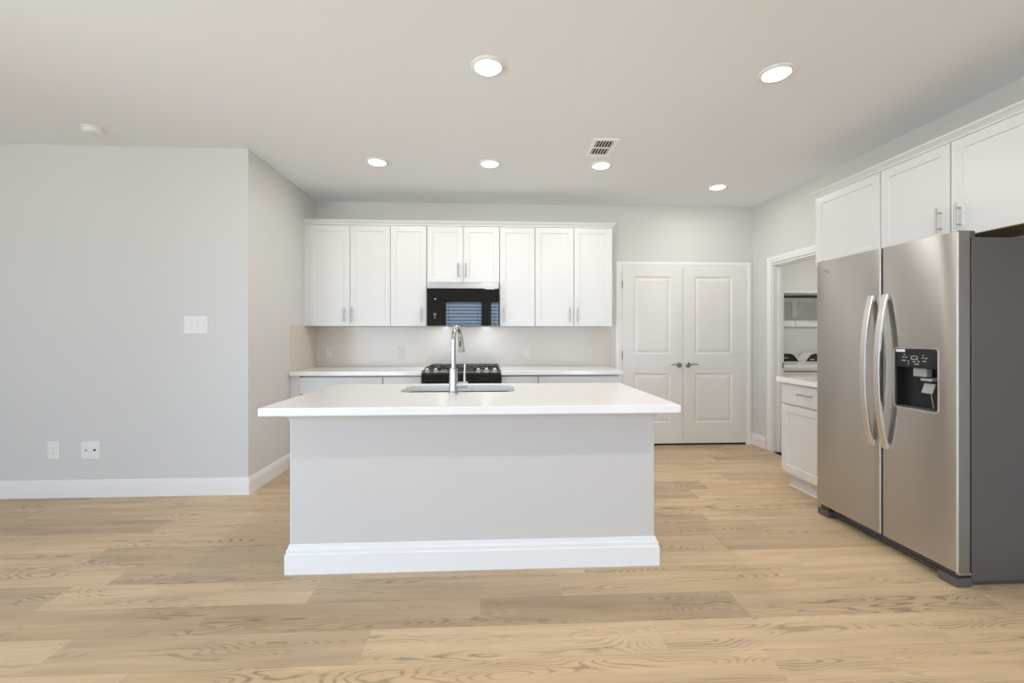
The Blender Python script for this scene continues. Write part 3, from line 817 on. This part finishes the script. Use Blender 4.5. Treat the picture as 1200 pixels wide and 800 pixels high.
# ------------------------------------------------------------------ refrigerator
fg = thing('refrigerator', 'stainless side-by-side refrigerator with ice and water dispenser', 'refrigerator', (2.68, 2.53, 0))
FX, FB, FN, FF = 2.320, 2.385, 2.063, 3.004      # door face, door back, near and far side
MB().box(2.402, 3.02, FN + 0.006, FF - 0.006, 0.03, 1.752, 0.004).build('case', CASE, fg)
MB().box(FB + 0.001, 2.401, FN + 0.018, FF - 0.018, 0.10, 1.745).build('gasket', BLACKP, fg)
DZ0, DZ1 = 0.078, 1.779
def round_prof(y0, y1, near, far, r=0.009):
    """plan outline (x, y) of a door strip; near / far tell whether that side's front edge is rounded"""
    p = [(FB, y1), (FB, y0)]
    if near: p += [(FX + r - r * math.cos(R(a)) if 0 else FX + r * (1 - math.sin(R(a))), y0 + r * (1 - math.cos(R(a)))) for a in range(0, 91, 15)]
    else: p += [(FX, y0)]
    if far: p += [(FX + r * (1 - math.cos(R(a))), y1 - r * (1 - math.sin(R(a)))) for a in range(0, 91, 15)]
    else: p += [(FX, y1)]
    return p
SEAM0, SEAM1 = 2.4815, 2.4945
vert = lambda u, v, w: Vector((u, v, w))
def dark_edges(o):
    o.data.materials.append(CASEG)
    for p in o.data.polygons:
        if abs(p.normal.y) > 0.97 or abs(p.normal.z) > 0.9: p.material_index = 1
fd = MB().prism(round_prof(SEAM1, FF, True, True), vert, DZ0, DZ1).build('fridge_door', STEEL, fg, True); dark_edges(fd)
DYa, DYb, DZa, DZb = 2.156, 2.402, 0.855, 1.190
zd = MB()
zd.prism(round_prof(FN, DYa, True, False), vert, DZ0, DZ1); zd.prism(round_prof(DYb, SEAM0, False, True), vert, DZ0, DZ1)
zd.prism(round_prof(DYa, DYb, False, False), vert, DZ0, DZa); zd.prism(round_prof(DYa, DYb, False, False), vert, DZb, DZ1)
zd = zd.build('freezer_door', STEEL, fg, True); dark_edges(zd)
def rrect(u0, u1, v0, v1, r, N=5):
    p = []
    for cx, cy, a0 in ((u1 - r, v1 - r, 0), (u0 + r, v1 - r, 90), (u0 + r, v0 + r, 180), (u1 - r, v0 + r, 270)):
        for k in range(N + 1):
            a = R(a0 + 90 * k / N); p.append((cx + r * math.cos(a), cy + r * math.sin(a)))
    return p
px_ = lambda u, v, w: Vector((w, u, v))
# dispenser: bezel ring, recess, control strip
bz = MB(); A = rrect(DYa - 0.004, DYb + 0.004, DZa - 0.004, DZb + 0.004, 0.020); B = rrect(DYa + 0.003, DYb - 0.003, DZa + 0.003, DZb - 0.003, 0.014)
for k in range(len(A)):
    j = (k + 1) % len(A)
    for (P0, P1, d0, d1) in ((A, A, FX + 0.001, FX - 0.003), (A, B, FX - 0.003, FX - 0.002), (B, B, FX - 0.002, FX + 0.010)):
        bz.face([Vector((d0, *P0[k])), Vector((d0, *P0[j])), Vector((d1, *P1[j])), Vector((d1, *P1[k]))])
bz.build('dispenser_bezel', HANDLE, zd)
rc = MB(); rx = FX + 0.055; y0, y1, z0, z1 = DYa + 0.002, DYb - 0.002, DZa + 0.002, 1.084
rc.face([(rx, y0, z0), (rx, y1, z0), (rx, y1, DZb), (rx, y0, DZb)])
for q in ([(FX, y0, z0), (rx, y0, z0), (rx, y0, DZb), (FX, y0, DZb)], [(FX, y1, z0), (rx, y1, z0), (rx, y1, DZb), (FX, y1, DZb)], [(FX, y0, z0), (FX, y1, z0), (rx, y1, z0), (rx, y0, z0)], [(FX, y0, DZb), (FX, y1, DZb), (rx, y1, DZb), (rx, y0, DZb)]): rc.face(q)
# rounded corners of the opening
for cy, cz, sy, sz in ((y0, z0, 1, 1), (y1, z0, -1, 1), (y0, DZb - 0.002, 1, -1), (y1, DZb - 0.002, -1, -1)):
    r = 0.014; pl = [(cy, cz)] + [(cy + sy * r * (1 - math.sin(R(a))), cz + sz * r * (1 - math.cos(R(a)))) for a in range(0, 91, 15)]
    rc.face([Vector((FX + 0.0005, *p)) for p in pl])
rc.build('dispenser_recess', BLACKP, zd)
MB().box(FX - 0.001, FX + 0.02, y0 + 0.001, y1 - 0.001, 1.084, DZb - 0.003, 0.001).build('dispenser_controls', BLACKP, zd)
ic = MB(); ix0, ix1 = FX - 0.0016, FX - 0.0009
def mark(yc, zc, w, h): ic.box(ix0, ix1, yc - w / 2, yc + w / 2, zc - h / 2, zc + h / 2)
mark(2.300, 1.138, 0.003, 0.020); mark(2.268, 1.138, 0.003, 0.020); mark(2.284, 1.129, 0.034, 0.003); mark(2.284, 1.147, 0.022, 0.003)
for yc, zc, w in ((2.347, 1.140, 0.010), (2.331, 1.140, 0.008), (2.345, 1.121, 0.022), (2.318, 1.118, 0.008), (2.236, 1.140, 0.012), (2.218, 1.138, 0.010), (2.228, 1.121, 0.018), (2.260, 1.118, 0.010), (2.285, 1.116, 0.014), (2.318, 1.104, 0.008), (2.270, 1.104, 0.022), (2.341, 1.154, 0.006), (2.234, 1.153, 0.006)):
    mark(yc, zc, w, 0.0045)
ic.build('control_icons', MARK, zd)
MB().box(FX - 0.0016, FX - 0.0009, 2.338, 2.392, 1.168, 1.183).build('sticker', WHITEP, zd)
MB().box(FX + 0.012, FX + 0.050, 2.232, 2.305, 1.036, 1.083, 0.004).build('ice_chute', GREYP, zd)
MB().prism([(FX + 0.012, 1.028), (FX + 0.05, 1.034), (FX + 0.05, 1.020), (FX + 0.012, 1.016)], lambda u, v, w: Vector((u, w, v)), 2.200, 2.262).build('spout_shelf', GREYP, zd)
MB().prism([(FX + 0.026, 1.002), (FX + 0.008, 0.952), (FX + 0.014, 0.950), (FX + 0.034, 1.000)], lambda u, v, w: Vector((u, w, v)), 2.196, 2.254).build('dispenser_paddle', GREYP, zd)
MB().cyl((FX + 0.045, 2.222, 0.87), (FX + 0.03, 2.222, 0.955), 0.003, n=10).build('water_tube', GREYP, zd)
tr_ = MB().box(FX + 0.006, FX + 0.052, y0 + 0.008, y1 - 0.008, DZa + 0.0035, DZa + 0.010)
tr_.build('drip_tray', GRILLE, zd)
# handles: bowed straps
def strap(yc, parent):
    mb = MB(); z0, z1, w, N = 0.598, 1.502, 0.040, 28; rows = []
    for i in range(N + 1):
        t = i / N; z = z0 + (z1 - z0) * t
        bow = 0.016 + 0.052 * (1 - abs(2 * t - 1) ** 2.2)
        x = FX - bow; th = 0.013
        yo = w / 2
        rows.append([mb.bm.verts.new(p) for p in ((x, yc - yo + 0.004, z), (x, yc + yo - 0.004, z), (x + 0.004, yc + yo, z), (x + th, yc + yo, z), (x + th, yc - yo, z), (x + 0.004, yc - yo, z))])
    for a, b in zip(rows, rows[1:]):
        for k in range(6): mb.bm.faces.new((a[k], a[(k + 1) % 6], b[(k + 1) % 6], b[k]))
    mb.bm.faces.new(rows[0]); mb.bm.faces.new(rows[-1])
    for z in (z0 + 0.018, z1 - 0.018): mb.box(FX - 0.012, FX + 0.001, yc - 0.016, yc + 0.016, z - 0.016, z + 0.016)
    mb.build('door_handle', HANDLE, parent, True)
strap(2.548, fd); strap(2.452, zd)
# small round badge on the fridge door
bd = MB()
N = 20
for k in range(N):
    a0, a1 = 2 * math.pi * k / N, 2 * math.pi * (k + 1) / N
    pt = lambda a, r, x: Vector((x, 2.905 + r * 1.5 * math.cos(a), 1.700 + r * math.sin(a)))
    bd.face([pt(a0, 0.010, FX - 0.001), pt(a1, 0.010, FX - 0.001), pt(a1, 0.0075, FX - 0.001), pt(a0, 0.0075, FX - 0.001)])
bd.box(FX - 0.0012, FX - 0.0004, 2.916, 2.938, 1.709, 1.712)
bd.build('badge', GRILLE, fd)
for y in (FN + 0.03, FF - 0.03):
    MB().box(2.340, 2.43, y - 0.014, y + 0.014, 1.7795, 1.7865, 0.002).box(2.405, 2.43, y - 0.014, y + 0.014, 1.7525, 1.78).build('hinge_cover', GRILLE, fg)
MB().box(2.375, 2.402, FN + 0.10, FF - 0.10, 0.018, 0.070).box(2.365, 2.376, FN + 0.10, FF - 0.10, 0.022, 0.030).box(2.365, 2.376, FN + 0.10, FF - 0.10, 0.044, 0.052).build('toe_grille', GRILLE, fg)
for a, b in ((FN + 0.006, FN + 0.10), (FF - 0.10, FF - 0.006)):
    MB().box(2.323, 2.402, a, b, 0.0008, 0.046, 0.004).build('foot_cover', CASE, fg)
    MB().box(2.345, 2.402, a + 0.02, b - 0.008, 0.0465, 0.072).build('hinge_block', GRILLE, fg)
MB().box(2.335, 2.40, FN + 0.004, FN + 0.022, 0.062, 0.074, 0.002).build('lower_hinge', NICKEL, fg)
MB().box(2.42, 3.0, FN + 0.03, FF - 0.03, 0.0, 0.03).build('base_frame', GRILLE, fg)

# ------------------------------------------------------------------ laundry room contents
def washer(x0, name, label, slope_r, cat):
    x1 = x0 + 0.66; yf, yb = 4.79, 5.43
    t = thing(name, label, cat, ((x0 + x1) / 2, (yf + yb) / 2, 0), 'laundry machines')
    MB().box(x0, x1, yf, yb, 0.02, 0.845, 0.008).build('cabinet', APPL, t)
    MB().box(x0, x1, yf - 0.006, yb, 0.852, 0.915, 0.016, 3).build('top_deck', APPL, t)
    MB().box(x0 + 0.04, x1 - 0.04, yf + 0.03, yb - 0.20, 0.9155, 0.926, 0.005).build('lid', APPL, t)
    prof = [(x0 + 0.005, 0.9155), (x1 - 0.005, 0.9155), (x1 - 0.02, 0.955), (x1 - 0.10, 1.032), (x1 - 0.14, 1.045), (x0 + 0.14, 1.045), (x0 + 0.10, 1.032), (x0 + 0.02, 0.955)]
    MB().prism(prof, lambda u, v, w: Vector((u, w, v)), yb - 0.17, yb - 0.03).build('console', APPL, t)
    prof2 = [(x0 + 0.035, 0.940), (x1 - 0.035, 0.940), (x1 - 0.105, 1.022), (x1 - 0.145, 1.034), (x0 + 0.145, 1.034), (x0 + 0.105, 1.022)]
    f = MB().prism(prof2, lambda u, v, w: Vector((u, w, v)), yb - 0.176, yb - 0.1705).build('control_face', BLACKP, t)
    m = MB()
    cx = x1 - 0.20 if slope_r else x0 + 0.12
    m.box(cx - 0.035, cx + 0.03, yb - 0.1768, yb - 0.1762, 0.978 if slope_r else 0.955, 0.986 if slope_r else 0.966)
    m.build('control_marks', MARK, f)
    for a in (x0 + 0.05, x1 - 0.05):
        for b in (yf + 0.05, yb - 0.05): MB().cyl((a, b, 0), (a, b, 0.021), 0.02, n=12).build('foot', GRILLE, t)
washer(3.205, 'washing_machine', 'white washing machine with black console, left one seen through the laundry doorway', True, 'washing machine')
washer(3.885, 'clothes_dryer', 'white dryer with black console, right one half hidden by the fridge', False, 'dryer')
ls = thing('laundry_shelf', 'white shelf with dark hanging rod on the laundry room wall', 'shelf', (4.2, LB, 1.78))
MB().box(XR + T + 0.002, 5.248, LB - 0.30, LB - 0.001, 1.780, 1.798).build('board', TRIM, ls)
MB().cyl((XR + T + 0.003, LB - 0.26, 1.738), (5.247, LB - 0.26, 1.738), 0.016, n=16).build('hanging_rod', BLACKP, ls, True)
MB().box(XR + T + 0.002, 5.248, LB - 0.02, LB - 0.001, 1.685, 1.7795).build('cleat', TRIM, ls)
br = MB(); bx = 3.90
br.box(bx - 0.03, bx + 0.03, LB - 0.024, LB - 0.0205, 1.50, 1.7795); br.box(bx - 0.03, bx + 0.03, LB - 0.29, LB - 0.0205, 1.774, 1.7795)
br.prism([(LB - 0.03, 1.56), (LB - 0.26, 1.765), (LB - 0.26, 1.774), (LB - 0.022, 1.574)], lambda u, v, w: Vector((w, u, v)), bx + 0.018, bx + 0.028)
br.build('bracket', TRIM, ls)
rl = MB().box(XR + T + 0.002, bx + 0.008, LB - 0.022, LB - 0.001, 1.375, 1.455).box(bx + 0.016, 5.248, LB - 0.022, LB - 0.001, 1.375, 1.455)
tag(rl.build('wall_rail', TRIM), 'white mounting rail under the laundry shelf bracket', 'rail')

# ------------------------------------------------------------------ windows behind the camera, patio door and added glass doors (daylight)
def portal(loc, rot, sx, sy):
    ld = bpy.data.lights.new('daylight_portal', 'AREA'); ld.shape = 'RECTANGLE'; ld.size = sx; ld.size_y = sy
    ld.cycles.is_portal = True
    o = bpy.data.objects.new('daylight_portal', ld); C.objects.link(o); o.location = loc; o.rotation_euler = rot
for i, (a, b) in enumerate(WINS):
    side = ('left', 'right')[i]
    w = MB()
    for q in ((a + 0.001, a + 0.05, WZ0 + 0.001, WZ1 - 0.001), (b - 0.05, b - 0.001, WZ0 + 0.001, WZ1 - 0.001), (a + 0.05, b - 0.05, WZ0 + 0.001, WZ0 + 0.05), (a + 0.05, b - 0.05, WZ1 - 0.05, WZ1 - 0.001), (a + 0.05, b - 0.05, 1.48, 1.52)):
        w.box(q[0], q[1], YF - 0.10, YF - 0.06, q[2], q[3])
    wo = tag(w.build(f'window_{i + 1}', TRIM), f'white framed window behind the camera, {side} one of the pair', 'window', kind='structure')
    MB().box(a + 0.05, b - 0.05, YF - 0.082, YF - 0.078, WZ0 + 0.05, WZ1 - 0.05).build('pane', GLASS, wo)
    bl = thing('window_blind', f'slatted blind, coloured dark for its shade lines, hanging in the {side} window behind the camera', 'blind', ((a + b) / 2, YF - 0.03, WZ1 - 0.05))
    MB().box(a + 0.01, b - 0.01, YF - 0.055, YF - 0.005, WZ1 - 0.05, WZ1 - 0.003, 0.003).build('headrail', BLIND, bl)
    s = MB(); z = WZ1 - 0.085
    while z > WZ0 + 0.03:
        ang = R(32); c_, s_ = 0.024 * math.cos(ang), 0.024 * math.sin(ang); yc = YF - 0.03
        s.prism([(yc - c_, z + s_), (yc + c_, z - s_), (yc + c_, z - s_ + 0.003), (yc - c_, z + s_ + 0.003)], lambda u, v, w: Vector((w, u, v)), a + 0.012, b - 0.012)
        z -= 0.095
    s.build('slats', BLIND, bl)
    cd = MB()
    for x in (a + 0.14, b - 0.14): cd.cyl((x, YF - 0.03, WZ0 + 0.02), (x, YF - 0.03, WZ1 - 0.05), 0.006, n=8)
    cd.build('ladder_cords', BLIND, bl)
    portal(((a + b) / 2, YF - 0.14, (WZ0 + WZ1) / 2), (R(90), 0, 0), b - a, WZ1 - WZ0)
pf = MB(); X0 = XW - 0.08; ym = (PDY[0] + PDY[1]) / 2
for a, b, c, d in ((PDY[0] + 0.001, PDY[0] + 0.07, 0.001, 2.199), (PDY[1] - 0.07, PDY[1] - 0.001, 0.001, 2.199), (ym - 0.05, ym + 0.05, 0.001, 2.199), (PDY[0] + 0.07, PDY[1] - 0.07, 2.12, 2.199), (PDY[0] + 0.07, PDY[1] - 0.07, 0.001, 0.10)):
    pf.box(X0, X0 + 0.05, a, b, c, d)
po = tag(pf.build('door_3', TRIM), 'white framed glass patio door in the far left wall', 'door', kind='structure')
MB().box(X0 + 0.022, X0 + 0.027, PDY[0] + 0.07, PDY[1] - 0.07, 0.10, 2.12).build('pane', GLASS, po)
portal((XW - 0.14, ym, 1.1), (0, R(-90), 0), 2.2, PDY[1] - PDY[0])
for i, (g0, g1) in enumerate(ADDED_GDOORS):  # added doors, split to balance daylight across the cabinets
    pf = MB(); Y0 = YF - 0.08; xm = (g0 + g1) / 2
    for a, b, c, d in ((g0 + 0.001, g0 + 0.07, 0.001, 2.199), (g1 - 0.07, g1 - 0.001, 0.001, 2.199), (xm - 0.04, xm + 0.04, 0.001, 2.199), (g0 + 0.07, g1 - 0.07, 2.12, 2.199), (g0 + 0.07, g1 - 0.07, 0.001, 0.10)):
        pf.box(a, b, Y0, Y0 + 0.05, c, d)
    po = tag(pf.build(f'door_{4 + i}', TRIM), 'unseen glass door added for daylight behind the camera, ' + ('left' if i == 0 else 'right') + ' of the windows', 'door', kind='structure')
    MB().box(g0 + 0.07, g1 - 0.07, Y0 + 0.022, Y0 + 0.027, 0.10, 2.12).build('pane', GLASS, po)
    portal((xm, YF - 0.14, 1.1), (R(90), 0, 0), g1 - g0, 2.2)
